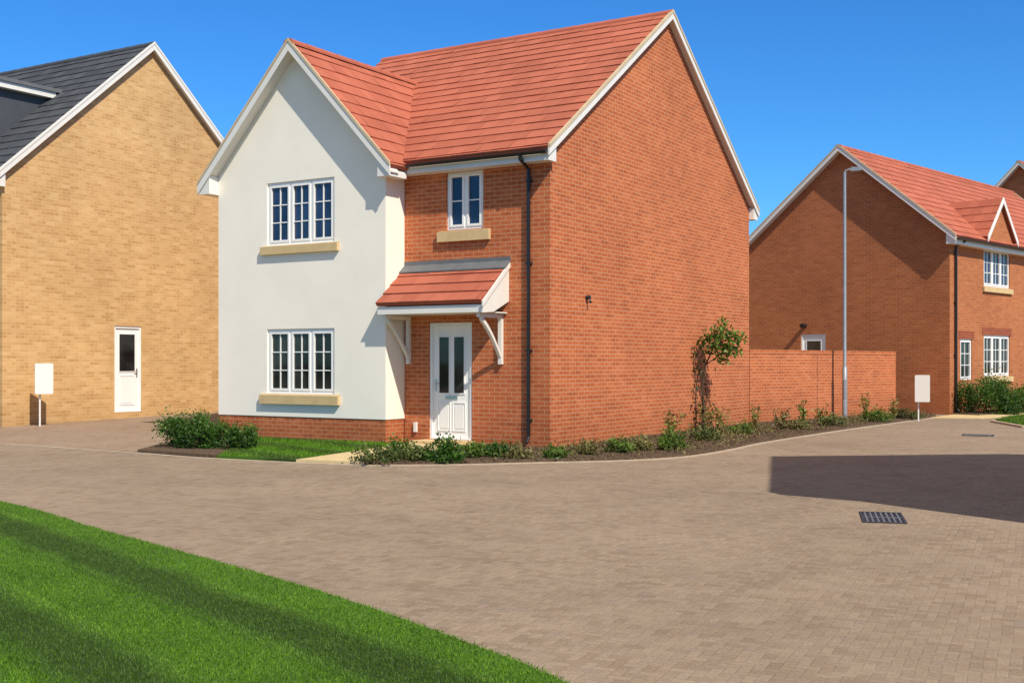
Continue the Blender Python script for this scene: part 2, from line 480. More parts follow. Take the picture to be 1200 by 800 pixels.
def gable_roof(parent, F, w, L, zw, zr, eo, vf, vb, tm, fl=None, gutters=(True, True), back_barge=True, bw=.12, fh=.22):
    sl = (zr - zw) / (w / 2); q = math.sqrt(1 + sl * sl)
    zE = zw - sl * eo
    S = (w / 2 + eo) * q
    mb = MB()
    o = F(w / 2, zr, vf); al = -F.N; LL = L + vf + vb
    for sg in (-1, 1):
        dn = F.A * (sg / q) - Z * (sl / q)
        mb.tiles(o, al, LL, dn, S)
    roof = mb.build('roof', tm, parent)
    rd = MB(); n = vf + .03
    end = -L - vb - (.03 if back_barge else -.01)
    while n > end:
        n2 = max(end, n - .45)
        ring = []
        for nn, r in ((n, .105), (n2 - .02, .098)):
            ring.append([F(w / 2 + math.cos(t) * r * 1.15, zr - .06 + math.sin(t) * r, nn) for t in np.linspace(-.15, math.pi + .15, 9)])
        tone_ = random.uniform(.1, .7)
        for k in range(8):
            rd.face([ring[0][k], ring[0][k + 1], ring[1][k + 1], ring[1][k]], None, tone_)
        rd.face(ring[0], None, .9)
        n = n2
    rd.build('ridge_tiles', tm, roof)
    def chev(t0, t1, n0, n1, nm, m):
        ends = [(n0, n1)]
        if back_barge: ends.append((-L - vb - (n1 - vf), -L - vb - (n0 - vf)))
        for (p0, p1) in ends:
            c = MB()
            for (a, b) in ((-eo, w / 2), (w / 2, w + eo)):
                za = zr - sl * abs(a - w / 2); zb = zr - sl * abs(b - w / 2)
                c.hexa([F(a, za + t0, p0), F(b, zb + t0, p0), F(b, zb + t0, p1), F(a, za + t0, p1),
                        F(a, za + t1, p0), F(b, zb + t1, p0), F(b, zb + t1, p1), F(a, za + t1, p1)])
            c.build(nm, m, parent)
    chev(-bw * q, -.022, vf + .002, vf + .032, 'bargeboard', M['white'])
    chev(-.018, .048, vf + .002, vf + .045, 'verge_cap', M['cap'] if tm is not M['slate'] else M['white'])
    chev(-.088 * q, -.066 * q, .004, vf - .001, 'soffit', M['white'])
    fls = fl or (L + vb, L + vb)
    for side in (0, 1):
        ff = MB()
        prof = [(-eo + .03, zE - .105), (-eo + .03, zE - fh), (-.003, zE - fh), (-.003, zw - .15)]
        if side: prof = [(w - a, z) for a, z in prof]
        ff.prism(F, prof, -fls[side], vf - .003)
        ff.build('fascia', M['white'], parent)
        if gutters[side]:
            gu = MB()
            a = -eo - .04 if side == 0 else w + eo + .04
            zz = zE - .07
            n0, n1 = -fls[side], vf
            ring = [(math.cos(t) * .05, math.sin(t) * .05) for t in np.linspace(math.pi, 2 * math.pi, 8)]
            ring2 = [(x * .9, z * .9) for x, z in ring]
            for R in (ring, ring2):
                for k in range(7):
                    gu.face([F(a + R[k][0], zz + R[k][1], n0), F(a + R[k + 1][0], zz + R[k + 1][1], n0), F(a + R[k + 1][0], zz + R[k + 1][1], n1), F(a + R[k][0], zz + R[k][1], n1)])
            for nn in (n0, n1):
                gu.face([F(a + x, zz + z, nn) for x, z in ring])
            gu.build('gutter', M['black'], parent)
    return roof, sl, zE

def downpipe(parent, F, a, zt, off):
    d = MB()
    d.tube([F(a, zt, off), F(a, zt - .06, off), F(a, zt - .20, .06), F(a, .22, .06), F(a, .10, .13)], .034, 10)
    for z in (zt - .4, 3.2, 1.7, .5):
        d.fbox(F, a - .048, a + .048, z - .02, z + .02, .003, .078)
    return d.build('downpipe', M['black'], parent, smooth=False)

# ------------------------------------------------------------------ main house
ang = math.atan2(-.523, .852)
C0 = (.657, 20.4, 0)
house = thing('brick_house', 'detached red brick house with a white rendered front gable and small tiled porch canopy', 'house', C0, ang)
fr = FR((0, 0, 0), (1, 0, 0), (0, -1, 0))
sd = FR((0, 0, 0), (0, 1, 0), (1, 0, 0))
gy, gx0, gx1, gw = -.567, -7.27, -3.10, 4.17
gf = FR((gx0, gy, 0), (1, 0, 0), (0, -1, 0))
HL = 9.6
zw, zr = 5.335, 8.66
b = MB()
wall(b, fr, -3.10, 0, -.1, 5.2, [(-2.16, -1.37, 3.87, 4.91), (-2.54, -1.61, .10, 2.21)])
wall(b, sd, 0, HL, -.1, zw - .1, top=[(0, zw - .1), (HL, zw - .1), (HL / 2, zr - .1)])
bk = FR((0, HL, 0), (1, 0, 0), (0, 1, 0))
wall(b, bk, gx0, 0, -.1, 5.2)
lf = FR((gx0, 0, 0), (0, 1, 0), (-1, 0, 0))
wall(b, lf, 0, HL, -.1, zw - .1, top=[(0, zw - .1), (HL, zw - .1), (HL / 2, zr - .1)])
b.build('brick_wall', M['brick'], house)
zgw, zgr = 5.32, 7.53
r_ = MB()
w0, w1 = 4.17 - 2.875, 4.17 - 1.195
uh = (w0, w1, 3.74, 4.94); lh = (w0, w1, .90, 2.13)
wall(r_, gf, 0, gw, .46, zgw - .1, [uh, lh], top=[(0, zgw - .1), (gw, zgw - .1), (gw / 2, zgr - .1)])
rt = FR((gx1, gy, 0), (0, 1, 0), (1, 0, 0)); lt = FR((gx0, gy, 0), (0, 1, 0), (-1, 0, 0))
wall(r_, rt, 0, -gy, .46, zgw - .1); wall(r_, lt, 0, -gy, .46, zgw - .1)
r_.face([gf(0, .46, 0), gf(gw, .46, 0), gf(gw, .46, gy), gf(0, .46, gy)])
r_.build('rendered_wall', M['render'], house)
p = MB()
p.fbox(gf, .015, gw - .015, -.1, .455, gy, -.015)
p.build('plinth', M['brick'], house)
gable_roof(house, sd, HL, -gx0, zw, zr, .3, .12, .02, M['tile'], fl=(3.095, 7.2), back_barge=False)
gable_roof(house, gf, gw, 3.75, zgw, zgr, .3, .25, 0, M['tile'], fl=(.262, .262), gutters=(False, False), back_barge=False, bw=.13, fh=.19)
window(house, gf, *uh, 3, 2, 3, sill_z=.18, sill_x=.12)
window(house, gf, *lh, 3, 2, 3, sill_z=.20, sill_x=.14)
window(house, fr, -2.16, -1.37, 3.87, 4.91, 2, 1, 2, sill_z=.21, sill_x=.16)
door(house, fr, -2.54, -1.61, .10, 2.21, 'front')
st = MB(); st.fbox(fr, -2.62, -1.53, -.05, .095, .003, .5); st.build('door_step', M['stone'], house)
downpipe(house, fr, -.40, 5.02, .34)
# porch canopy
pc = sub('porch_canopy', house)
t = MB()
dn = Vector((0, -.87, -.68)).normalized(); S = math.hypot(.87, .68)
t.tiles(fr(-3.09, 3.22, .0), Vector((1, 0, 0)), 2.24, dn, S, g=.276, lip=.022)
t.build('tile_roof', M['tile'], pc)
f = MB(); f.fbox(fr, -3.085, -.865, 2.345, 2.475, .795, .825)
f.fbox(fr, -3.085, -.865, 2.345, 2.365, .003, .793)
f.build('fascia', M['white'], pc)
e = MB(); e.aprism(fr, [(.003, 2.56), (.50, 2.36), (.84, 2.335), (.84, 2.45), (.003, 3.13)], -.862, -.83)
e.aprism(fr, [(.003, 3.15), (.88, 2.437), (.88, 2.53), (.003, 3.245)], -.828, -.80)
e.build('end_panel', M['white'], pc)
fl = MB()
fl.fbox(fr, -3.095, -.80, 3.21, 3.34, .003, .012)
fl.aprism(fr, [(.013, 3.27), (.013, 3.25), (.17, 3.123), (.17, 3.145)], -3.095, -.80)
fl.build('flashing', M['lead'], pc)
for a in (-2.98, -.98):
    k = MB()
    k.fbox(fr, a - .035, a + .035, 1.46, 2.335, .003, .075)
    k.fbox(fr, a - .034, a + .034, 2.265, 2.335, .077, .76)
    pts = []
    for q in range(7):
        u = q / 6
        pts.append((.075 + .60 * u, 1.62 + .64 * u + .06 * math.sin(math.pi * u)))
    for q in range(6):
        (n0, z0), (n1, z1) = pts[q], pts[q + 1]
        k.hexa([fr(a - .03, z0 - .05, n0), fr(a + .03, z0 - .05, n0), fr(a + .03, z1 - .05, n1), fr(a - .03, z1 - .05, n1),
                fr(a - .03, z0 + .03, n0), fr(a + .03, z0 + .03, n0), fr(a + .03, z1 + .03, n1), fr(a - .03, z1 + .03, n1)])
    k.build('bracket', M['white'], pc)
v = MB()
v.tube([sd(1.30, 2.66, .003), sd(1.30, 2.66, .08)], .04, 12); v.tube([sd(1.30, 2.60, .07), sd(1.30, 2.57, .10)], .025, 10)
v.build('wall_fitting', M['iron'], house)
v = MB(); v.fbox(fr, -2.86, -2.80, .22, .40, .003, .05); v.build('meter_box', M['white'], house)

# ------------------------------------------------------------------ other houses
def simple_house(name, label, origin, rz, w, L, zw, zr, bm_, tm, holes_front=(), holes_right=(), eo=.3, vf=.22, base=-.3, bw=.12):
    h = thing(name, label, 'house', origin, rz)
    F = FR((0, 0, 0), (1, 0, 0), (0, -1, 0)); R = FR((w, 0, 0), (0, 1, 0), (1, 0, 0))
    Lf = FR((0, 0, 0), (0, 1, 0), (-1, 0, 0)); B = FR((0, L, 0), (1, 0, 0), (0, 1, 0))
    q = MB()
    tri = [(0, zw - .1), (w, zw - .1), (w / 2, zr - .1)]
    wall(q, F, 0, w, base, zw - .1, holes_front, top=tri)
    wall(q, B, 0, w, base, zw - .1, top=tri)
    wall(q, R, 0, L, base, zw - .1, holes_right); wall(q, Lf, 0, L, base, zw - .1)
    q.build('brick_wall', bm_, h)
    gable_roof(h, F, w, L, zw, zr, eo, vf, vf, tm, bw=bw)
    return h, F, R, Lf

angl = math.atan2(.852, .523)
dl = (3.08, 3.92, .27, 2.38)
lhouse, F, R, Lf = simple_house('brick_house', 'yellow brick house with a dark grey tiled roof and a white side door', (-11.29, 26.42, 0), angl, 8.4, 9.5, 5.85, 9.48, M['brick_l'], M['slate'], [dl], vf=.12)
door(lhouse, F, *dl, 'side')
dm = sub('dormer', lhouse)
c = MB()
sl = (9.48 - 5.85) / 4.2
xf = .2; xi = 2.42; zt = 5.85 + sl * xi + .02
Fd = FR((0, 0, 0), (1, 0, 0), (0, -1, 0))
c.prism(Fd, [(xf, 5.85 + sl * xf - .1), (xi, zt - .1), (xi, zt), (xf, zt)], -5.2, -1.62)
c.build('cheek', M['grey_clad'], dm)
c = MB(); c.fbox(Fd, xf - .2, xi + .1, zt + .002, zt + .15, -5.4, -1.45); c.build('fascia', M['white'], dm)
c = MB(); c.fbox(Fd, xf - .23, xi + .45, zt + .152, zt + .24, -5.43, -1.40); c.build('flat_roof', M['lead'], dm)
DF = FR((xf, 0, 0), (0, -1, 0), (-1, 0, 0))
window(dm, DF, -4.4, -2.3, zt - 1.2, zt - .1, 3, 1, 1, sill=False, depth=.06)

angr = math.atan2(-.69, .724)
RW = 6.66
dr = (RW - 4.75, RW - 3.9, .1, 2.36)
up = (2.4, 4.4, 3.77, 4.91); lo = (2.4, 4.4, 1.07, 2.31); nar = (.72, 1.55, .98, 2.17)
rhouse, F, R, Lf = simple_house('brick_house', 'orange brick house beyond the garden wall with red roof and small gabled dormer', (7.62, 38.5, 0), angr, RW, 13.0, 5.3, 8.02, M['brick_r'], M['tile'], [dr], [up, lo, nar], vf=.25)
door(rhouse, F, *dr, 'side')
window(rhouse, R, *up, 3, 2, 3); window(rhouse, R, *lo, 3, 2, 3); window(rhouse, R, *nar, 1, 2, 3, sill=False)
downpipe(rhouse, R, .3, 5.0, .34)
v = MB(); v.tube([F(RW - 4.6, 2.62, .003), F(RW - 4.6, 2.62, .22)], .07, 10); v.build('flue', M['black'], rhouse)
M['brick_d'] = brick_mat('dark_brick', (.33, .075, .035), (.27, .06, .03), (.36, .2, .12), (.2, .05, .025), (.38, .1, .05))
for hh in (lo, nar):
    v = MB(); v.fbox(R, hh[0] - .12, hh[1] + .12, hh[3], hh[3] + .225, .001, .012); v.build('lintel', M['brick_d'], rhouse)
gb = sub('dormer', rhouse)
gc, gh = 3.1, 1.0
FG = FR((RW, gc - gh, 0), (0, 1, 0), (1, 0, 0))
q = MB()
q.prism(FG, [(0, 4.95), (2 * gh, 4.95), (2 * gh, 5.22), (gh, 6.30), (0, 5.22)], -.5, .20)
q.build('brick_gable', M['brick_r'], gb)
t = MB()
qq = math.sqrt(1 + 1.08 ** 2)
for sg in (-1, 1):
    t.tiles(FG(gh, 6.44, .30), -FG.N, 1.9, FG.A * (sg / qq) - Z * (1.08 / qq), (gh + .16) * qq)
t.build('tile_roof', M['tile'], gb)
t = MB()
for (a, b_) in ((-.16, gh), (gh, 2 * gh + .16)):
    za, zb = 6.44 - 1.08 * abs(a - gh), 6.44 - 1.08 * abs(b_ - gh)
    t.hexa([FG(a, za - .16, .302), FG(b_, zb - .16, .302), FG(b_, zb - .16, .325), FG(a, za - .16, .325),
            FG(a, za + .02, .302), FG(b_, zb + .02, .302), FG(b_, zb + .02, .325), FG(a, za + .02, .325)])
t.build('bargeboard', M['white'], gb)
fh_, F, R, Lf = simple_house('brick_house', 'distant brick house whose gable peak shows behind the right-hand red roof', (18.5, 51.7, 0), angr, 7.0, 9.0, 6.3, 9.75, M['brick_r'], M['tile'], vf=.25, bw=.10)
ch, F, R, Lf = simple_house('brick_house', 'brick house right of the view that shades the block paving', (10.55, 15.0, 0), math.atan2(-.748, -.663), 7.3, 9.0, 5.2, 7.9, M['brick'], M['tile'], [(2.9, 4.4, 3.6, 4.8), (2.9, 4.4, .9, 2.1)], eo=.2, vf=.12)
window(ch, F, 2.9, 4.4, 3.6, 4.8, 3, 2, 3); window(ch, F, 2.9, 4.4, .9, 2.1, 3, 2, 3)

# ------------------------------------------------------------------ garden wall
a, b2 = Vector((5.69, 28.62, 0)), Vector((11.0, 34.2, 0))
d = (b2 - a); L = d.length; d.normalize()
gw_ = thing('garden_wall', 'long low red brick garden wall joining the two brick houses', 'wall', a, math.atan2(d.y, d.x))
GF = FR((0, 0, 0), (1, 0, 0), (0, -1, 0))
q = MB(); q.fbox(GF, .02, L, -.2, 1.70, -.215, 0); q.build('brick_panel', M['brick'], gw_)
q = MB()
n = int(L / .075)
for k in range(n):
    x = .02 + (L - .02) * k / n
    q.fbox(GF, x + .004, x + (L - .02) / n - .004, 1.7005, 1.80 + random.uniform(-.002, .002), -.225, .01)
q.fbox(GF, .02, L, 1.7003, 1.79, -.22, .005)
q.build('coping', M['brick'], gw_)
q = MB(); q.fbox(GF, L * .42, L * .42 + .012, 0, 1.69, .001, .004); q.build('movement_joint', M['iron'], gw_)

# ------------------------------------------------------------------ ground
def poly(name, pts, z, m, thick=.0):
    P = [Vector((p[0], p[1], z)) for p in pts]
    bm = bmesh.new()
    vs = [bm.verts.new(p) for p in P]
    fc = bm.faces.new(vs); fc.normal_update()
    if fc.normal.z < 0: fc.normal_flip()
    if thick:
        for k in range(len(P)):
            A, B = P[k], P[(k + 1) % len(P)]
            v4 = [bm.verts.new(A), bm.verts.new(B), bm.verts.new(B - Z * thick), bm.verts.new(A - Z * thick)]
            bm.faces.new(v4)
    bmesh.ops.triangulate(bm, faces=bm.faces[:])
    me = bpy.data.meshes.new(name); bm.to_mesh(me); bm.free()
    me.materials.append(m)
    o = bpy.data.objects.new(name, me); col.objects.link(o)
    o['kind'] = 'structure'
    return o
def strip(name, pts, w, z0, z1, m):
    q = MB()
    P = [Vector((p[0], p[1], 0)) for p in pts]
    nr = []
    for k in range(len(P)):
        t_ = (P[min(k + 1, len(P) - 1)] - P[max(k - 1, 0)]).normalized()
        nr.append(Vector((-t_.y, t_.x, 0)) * w / 2)
    for k in range(len(P) - 1):
        seg = (P[k + 1] - P[k]).length
        m_ = max(1, round(seg / .6))
        for j in range(m_):
            f0, f1 = j / m_ + .004, (j + 1) / m_ - .004
            A = P[k].lerp(P[k + 1], f0); B = P[k].lerp(P[k + 1], f1)
            nA = nr[k].lerp(nr[k + 1], f0); nB = nr[k].lerp(nr[k + 1], f1)
            q.hexa([A - nA + Z * z0, B - nB + Z * z0, B + nB + Z * z0, A + nA + Z * z0,
                    A - nA + Z * z1, B - nB + Z * z1, B + nB + Z * z1, A + nA + Z * z1])
    o = q.build(name, m); o['kind'] = 'structure'
    return o
def smoothline(pts, n=6):
    P = [Vector((p[0], p[1], 0)) for p in pts]
    out = []
    for k in range(len(P) - 1):
        p0, p1, p2, p3 = P[max(k - 1, 0)], P[k], P[k + 1], P[min(k + 2, len(P) - 1)]
        for j in range(n):
            t_ = j / n
            out.append(.5 * ((2 * p1) + (p2 - p0) * t_ + (2 * p0 - 5 * p1 + 4 * p2 - p3) * t_ ** 2 + (3 * p1 - p0 - 3 * p2 + p3) * t_ ** 3))
    out.append(P[-1])
    return out

poly('ground', [(-3000, -3000), (3000, -3000), (3000, 3000), (-3000, 3000)], -.03, M['far'])
poly('road', [(-45, -20), (45, -20), (45, 75), (-45, 75)], 0, M['paving'])
lawn_edge = [(-14, 19.6), (-9, 16.0), (-5.49, 12.79), (-3.64, 10.59), (-2.24, 8.96), (-1.08, 7.54), (-.226, 6.32), (.22, 5.61), (.75, 4.4), (1.1, 3.0), (1.2, 0), (1.2, -6)]
LE = smoothline(lawn_edge, 5)
poly('lawn', [(p.x, p.y) for p in LE] + [(-20, -6), (-20, 19.6)], .012, M['turf'], .03)

kerbR = [(-2.15, 17.36), (-.9, 17.45), (.51, 17.85), (1.7, 18.2), (2.75, 18.95), (3.7, 20.4), (4.84, 22.5), (7.69, 26.9), (10.7, 31.2), (11.6, 32.6)]
KR = smoothline(kerbR, 5)
poly('planting_bed', [(p.x, p.y) for p in KR] + [(11.9, 34.0), (11.0, 34.4), (5.69, 28.9), (.9, 20.6), (-.72, 21.25)], .045, M['soil'], .06)
poly('garden_path', [(-3.22, 17.78), (-2.15, 17.36), (-.74, 20.95), (-1.72, 21.62)], .05, M['path'], .06)
kerbL = [(-15, 25.3), (-9.37, 21.9), (-6.25, 19.75), (-4.9, 18.72), (-3.22, 17.80), (-2.15, 17.36)]
KL = smoothline(kerbL, 4)
strip('kerb', [(p.x - .02, p.y - .08) for p in KL] + [(p.x + .02, p.y - .09) for p in KR[1:]], .10, -.02, .012, M['kerb'])
poly('front_lawn', [(-3.22, 17.79), (-1.75, 21.6), (-2.3, 21.5), (-5.83, 23.65), (-4.75, 20.6), (-4.6, 18.6)], .048, M['turf'], .06)
poly('hedge_bed', [(-6.2, 19.75), (-4.65, 18.62), (-4.4, 19.4), (-5.0, 21.2), (-5.7, 23.7), (-6.3, 23.4)], .052, M['soil'], .06)
dv = MB()
A, B, C = (-15.5, 25.6, .006), (-9.37, 21.95, .006), (-6.25, 19.85, .006)
D, E_, F_, G_ = (-6.0, 23.4, .06), (-1.2, 31.5, .2), (-6.4, 34.4, .22), (-11.6, 25.9, .05)
dv.face([A, B, G_]); dv.face([B, C, D]); dv.face([B, D, G_]); dv.face([D, F_, G_]); dv.face([D, E_, F_])
o = dv.build('driveway', M['drive']); o['kind'] = 'structure'
poly('pavement', [(11.2, 31.9), (12.4, 31.5), (18.5, 37.0), (17.5, 38.0), (12.6, 33.9)], .02, M['path'], .05)
poly('shrub_bed', [(12.5, 33.8), (13.0, 33.2), (18.0, 38.0), (17.0, 38.4)], .05, M['soil'], .06)
VG = [G(1166, 494.5), G(1182, 490), G(1215, 487.5), G(1275, 492), G(1260, 501), G(1200, 500.5)]
poly('verge', [(p.x, p.y) for p in VG], .04, M['turf'], .06)
strip('verge_kerb', [(G(1182, 489.6).x, G(1182, 489.6).y), (G(1164, 494.6).x, G(1164, 494.6).y), (G(1200, 501).x, G(1200, 501).y), (G(1262, 501.8).x, G(1262, 501.8).y)], .12, -.01, .045, M['kerb'])

# ------------------------------------------------------------------ vegetation
def np_mesh(name, V, k, rnd, m, parent=None):
    me = bpy.data.meshes.new(name)
    nV = len(V); nF = nV // k
    me.vertices.add(nV); me.vertices.foreach_set('co', V.astype(np.float32).ravel())
    me.loops.add(nV); me.loops.foreach_set('vertex_index', np.arange(nV, dtype=np.int32))
    me.polygons.add(nF); me.polygons.foreach_set('loop_start', np.arange(0, nV, k, dtype=np.int32))
    me.update(calc_edges=True)
    at = me.attributes.new('rnd', 'FLOAT', 'FACE'); at.data.foreach_set('value', rnd.astype(np.float32))
    me.materials.append(m)
    o = bpy.data.objects.new(name, me); col.objects.link(o)
    if parent is not None: o.parent = parent
    return o
def leaves(name, P, ln, wd, m, parent, up=.3, rnd=None):
    N = len(P)
    t_ = rng.normal(size=(N, 3)); t_[:, 2] += up; t_ /= np.linalg.norm(t_, axis=1)[:, None]
    b_ = np.cross(t_, rng.normal(size=(N, 3))); b_ /= np.linalg.norm(b_, axis=1)[:, None]
    nn = np.cross(t_, b_)
    l = ln * rng.uniform(.6, 1.3, N)[:, None]; w = wd * rng.uniform(.7, 1.2, N)[:, None]
    V = np.empty((N, 4, 3))
    V[:, 0] = P; V[:, 1] = P + t_ * l * .5 + b_ * w * .5 + nn * w * .15
    V[:, 2] = P + t_ * l; V[:, 3] = P + t_ * l * .5 - b_ * w * .5 + nn * w * .15
    V = V.reshape(-1, 3)
    r = rng.random(N) if rnd is None else np.clip(rnd + rng.normal(0, .18, N), 0, 1)
    return np_mesh(name, V, 4, r, m, parent)

def bush(name, label, base, rx, ry, rz, n, m, leaf=.05, group='shrubs', box=False, cat='shrub', nc=34, jit=.17):
    o = thing(name, label, cat, base, random.uniform(0, 6), group)
    cs = rng.normal(size=(nc, 3)); cs /= np.linalg.norm(cs, axis=1)[:, None]
    if box: cs = np.sign(cs) * np.abs(cs) ** .6
    cs *= rng.uniform(.45, 1.0, nc)[:, None]
    cs[:, 2] = np.abs(cs[:, 2]) * 1.0
    ci = rng.integers(0, nc, n)
    P = cs[ci] + rng.normal(0, jit, (n, 3))
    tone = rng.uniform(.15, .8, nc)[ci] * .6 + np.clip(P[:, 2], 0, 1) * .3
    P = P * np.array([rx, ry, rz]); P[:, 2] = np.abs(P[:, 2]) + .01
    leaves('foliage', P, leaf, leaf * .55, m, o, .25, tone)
    s = MB()
    for k in range(9):
        c_ = cs[rng.integers(0, nc)] * np.array([rx, ry, rz]) * .95
        s.tube([(c_[0] * .1, c_[1] * .1, -.03), (c_[0] * .5, c_[1] * .5, c_[2] * .6), tuple(c_)], [.012, .009, .004], 5)
    s.build('stems', M['wood'], o)
    return o
def upright(name, label, base, h, spread, ns, m, leaf=.07, dens=40, group='upright plants'):
    o = thing(name, label, 'plant', base, random.uniform(0, 6), group)
    s = MB(); P = []
    for k in range(ns):
        a = random.uniform(0, 6.28); hh = h * random.uniform(.6, 1.0); q = spread * random.uniform(.3, 1)
        pts = [Vector((math.cos(a) * q * u ** 1.4, math.sin(a) * q * u ** 1.4, hh * u - .02)) for u in (0, .3, .6, 1)]
        s.tube(pts, [.009, .007, .005, .003], 5)
        for j in range(dens):
            u = random.uniform(.15, 1.0)
            c_ = pts[0].lerp(pts[-1], u)
            P.append((c_.x + random.gauss(0, .03), c_.y + random.gauss(0, .03), max(.01, c_.z)))
    leaves('foliage', np.array(P), leaf, leaf * .45, m, o, .3)
    s.build('stems', M['wood'], o)
    return o

hz = .05
HG = 'clipped bushes by the white gable'
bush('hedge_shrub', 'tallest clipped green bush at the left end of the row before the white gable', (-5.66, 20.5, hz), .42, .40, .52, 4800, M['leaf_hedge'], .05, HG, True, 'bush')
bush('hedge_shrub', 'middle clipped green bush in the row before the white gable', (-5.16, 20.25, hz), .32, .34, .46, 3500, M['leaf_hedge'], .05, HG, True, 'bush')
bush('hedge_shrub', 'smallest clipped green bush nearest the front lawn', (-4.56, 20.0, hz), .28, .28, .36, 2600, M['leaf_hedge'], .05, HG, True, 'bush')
bush('hedge_shrub', 'rounded dark bush below the narrow window of the orange brick house', (13.5, 34.0, 0), .78, .7, 1.0, 6500, M['leaf_hedge'], .07, 'bushes by the orange brick house', True, 'bush')
bush('hedge_shrub', 'low bush at the far right edge beside the orange brick house', (14.75, 35.0, 0), .7, .6, .72, 4500, M['leaf_hedge'], .07, 'bushes by the orange brick house', True, 'bush')

gl = M['leaf_green']; yl = M['leaf_yellow']; dk = M['leaf_dark']; hg = M['leaf_hedge']; tw = M['twig']
bed = [
 (440, 541, .36, .24, dk, 700, 'leafy shrub right beside the cream path to the front door'),
 (466, 537, .32, .34, gl, 900, 'broad shrub second along from the cream path'),
 (493, 539, .28, .20, dk, 560, 'shrub straight below the front door, third along from the path'),
 (521, 540, .32, .30, hg, 1300, 'deep green shrub just right of the front door'),
 (553, 536, .26, .20, gl, 560, 'green shrub fourth from the brick corner in the front bed'),
 (583, 535, .25, .24, hg, 750, 'small deep green shrub left of the black downpipe'),
 (607, 537, .20, .17, tw, 420, 'tiny shrub at the foot of the black downpipe'),
 (652, 536, .26, .17, gl, 440, 'low plant at the brick corner of the main house'),
 (690, 532, .28, .18, tw, 460, 'low straw coloured plant just past the brick corner'),
 (724, 530, .30, .19, gl, 460, 'wider low plant under the side gable wall'),
 (752, 527, .26, .20, tw, 460, 'low dry plant left of the tall wall shrub'),
 (786, 527, .32, .28, gl, 800, 'spreading green plant nearest the kerb by the tall wall shrub'),
 (822, 516, .32, .26, dk, 600, 'leafy shrub right at the base of the tall wall shrub'),
 (868, 508, .30, .22, gl, 480, 'green plant just right of the tall wall shrub'),
 (930, 503, .34, .22, tw, 460, 'low straw coloured plant before the middle of the garden wall'),
 (978, 499, .36, .24, dk, 520, 'olive plant at the foot of the street lamp'),
 (1028, 494, .42, .30, gl, 800, 'low shrub right of the lamp post in the bed'),
 (1062, 490, .40, .28, dk, 620, 'last low shrub before the white box on a post'),
]
for (px, py, rx, rz, m_, n_, lb) in bed:
    bush('bed_shrub', lb, G(px, py, .04), rx, rx * .9, rz, n_, m_, .062, 'low shrubs in the bed around the brick house', nc=14, jit=.2)
ups = [
 (786, 512, .58, .28, 7, yl, 'upright yellow-green plant at left of the tall wall shrub'),
 (838, 513, .66, .38, 9, yl, 'upright yellow-green plant at right of the tall wall shrub'),
 (886, 502, .56, .15, 5, yl, 'thin upright plant where the garden wall starts'),
 (914, 503, .52, .25, 6, tw, 'straggly upright plant before the left part of the garden wall'),
 (943, 500, .66, .2, 6, gl, 'slim upright plant left of the lamp post'),
 (964, 497, .60, .22, 6, yl, 'bushy upright plant next left of the lamp post'),
 (1014, 494, .78, .22, 6, gl, 'tallest leafy upright plant right of the lamp post'),
 (1046, 491, .52, .2, 6, yl, 'small upright plant near the end of the garden wall'),
]
for (px, py, h, sp, ns, m_, lb) in ups:
    upright('upright_plant', lb, G(px, py, .04), h, sp, ns, m_, .09, 22, 'upright plants in the side bed')

wsb = Vector((4.08, 25.6, .04))
ws = thing('wall_shrub', 'tall leggy shrub with dark stem growing up the brick side wall', 'shrub', wsb, 0)
tr = MB()
trk = [(0, 0, -.05), (.03, .0, .5), (.0, .02, .95), (.08, .03, 1.4), (.24, .03, 1.75), (.36, .03, 2.05)]
tr.tube(trk, [.034, .030, .026, .021, .015, .007], 7)
tr.build('trunk', M['wood'], ws, smooth=True)
brs = [((.02, .02, 1.0), (-.10, -.02, 1.45), (-.08, 0, 1.8)), ((.08, .03, 1.4), (.36, -.05, 1.6), (.60, -.05, 1.75)), ((.05, .03, 1.2), (-.08, .0, 1.55), (.05, 0, 1.95)), ((.24, .03, 1.75), (.45, -.1, 1.9), (.70, -.12, 2.05)), ((.24, .03, 1.75), (.28, .0, 2.0), (.44, 0, 2.3)), ((.03, 0, .5), (-.08, -.05, .9), (-.09, -.05, 1.2))]
for q in brs:
    bm_ = MB(); bm_.tube(q, [.013, .009, .004], 6); bm_.build('branch', M['wood'], ws)
P = []; tone = []
for (c_, r, n_, tn) in (((.36, 0, 1.92), .17, 150, .35), ((.58, -.05, 1.76), .15, 120, .5), ((.16, .02, 1.76), .13, 60, .25), ((.70, -.1, 2.02), .12, 90, .6), ((.44, 0, 2.22), .10, 60, .65), ((.18, 0, 2.0), .11, 55, .4), ((.42, -.05, 1.58), .12, 60, .2), ((.74, -.05, 1.72), .08, 40, .5)):
    q = rng.normal(0, r * .75, (n_, 3)) + np.array(c_); P.append(q); tone.append(np.full(n_, tn))
leaves('crown', np.vstack(P), .11, .06, gl, ws, .1, np.concatenate(tone))
P = []
for (c_, r, n_) in (((-.08, -.02, 1.6), .10, 24), ((-.08, -.02, 1.3), .10, 18), ((-.06, -.02, .95), .10, 14), ((0, 0, .55), .16, 30), ((.05, 0, .25), .25, 100), ((-.03, 0, 1.8), .1, 20)):
    P.append(rng.normal(0, r * .65, (n_, 3)) + np.array(c_))
Pd = np.vstack(P); Pd[:, 2] = np.abs(Pd[:, 2])
leaves('foliage', Pd, .10, .055, dk, ws, -.3, np.full(len(Pd), .2))

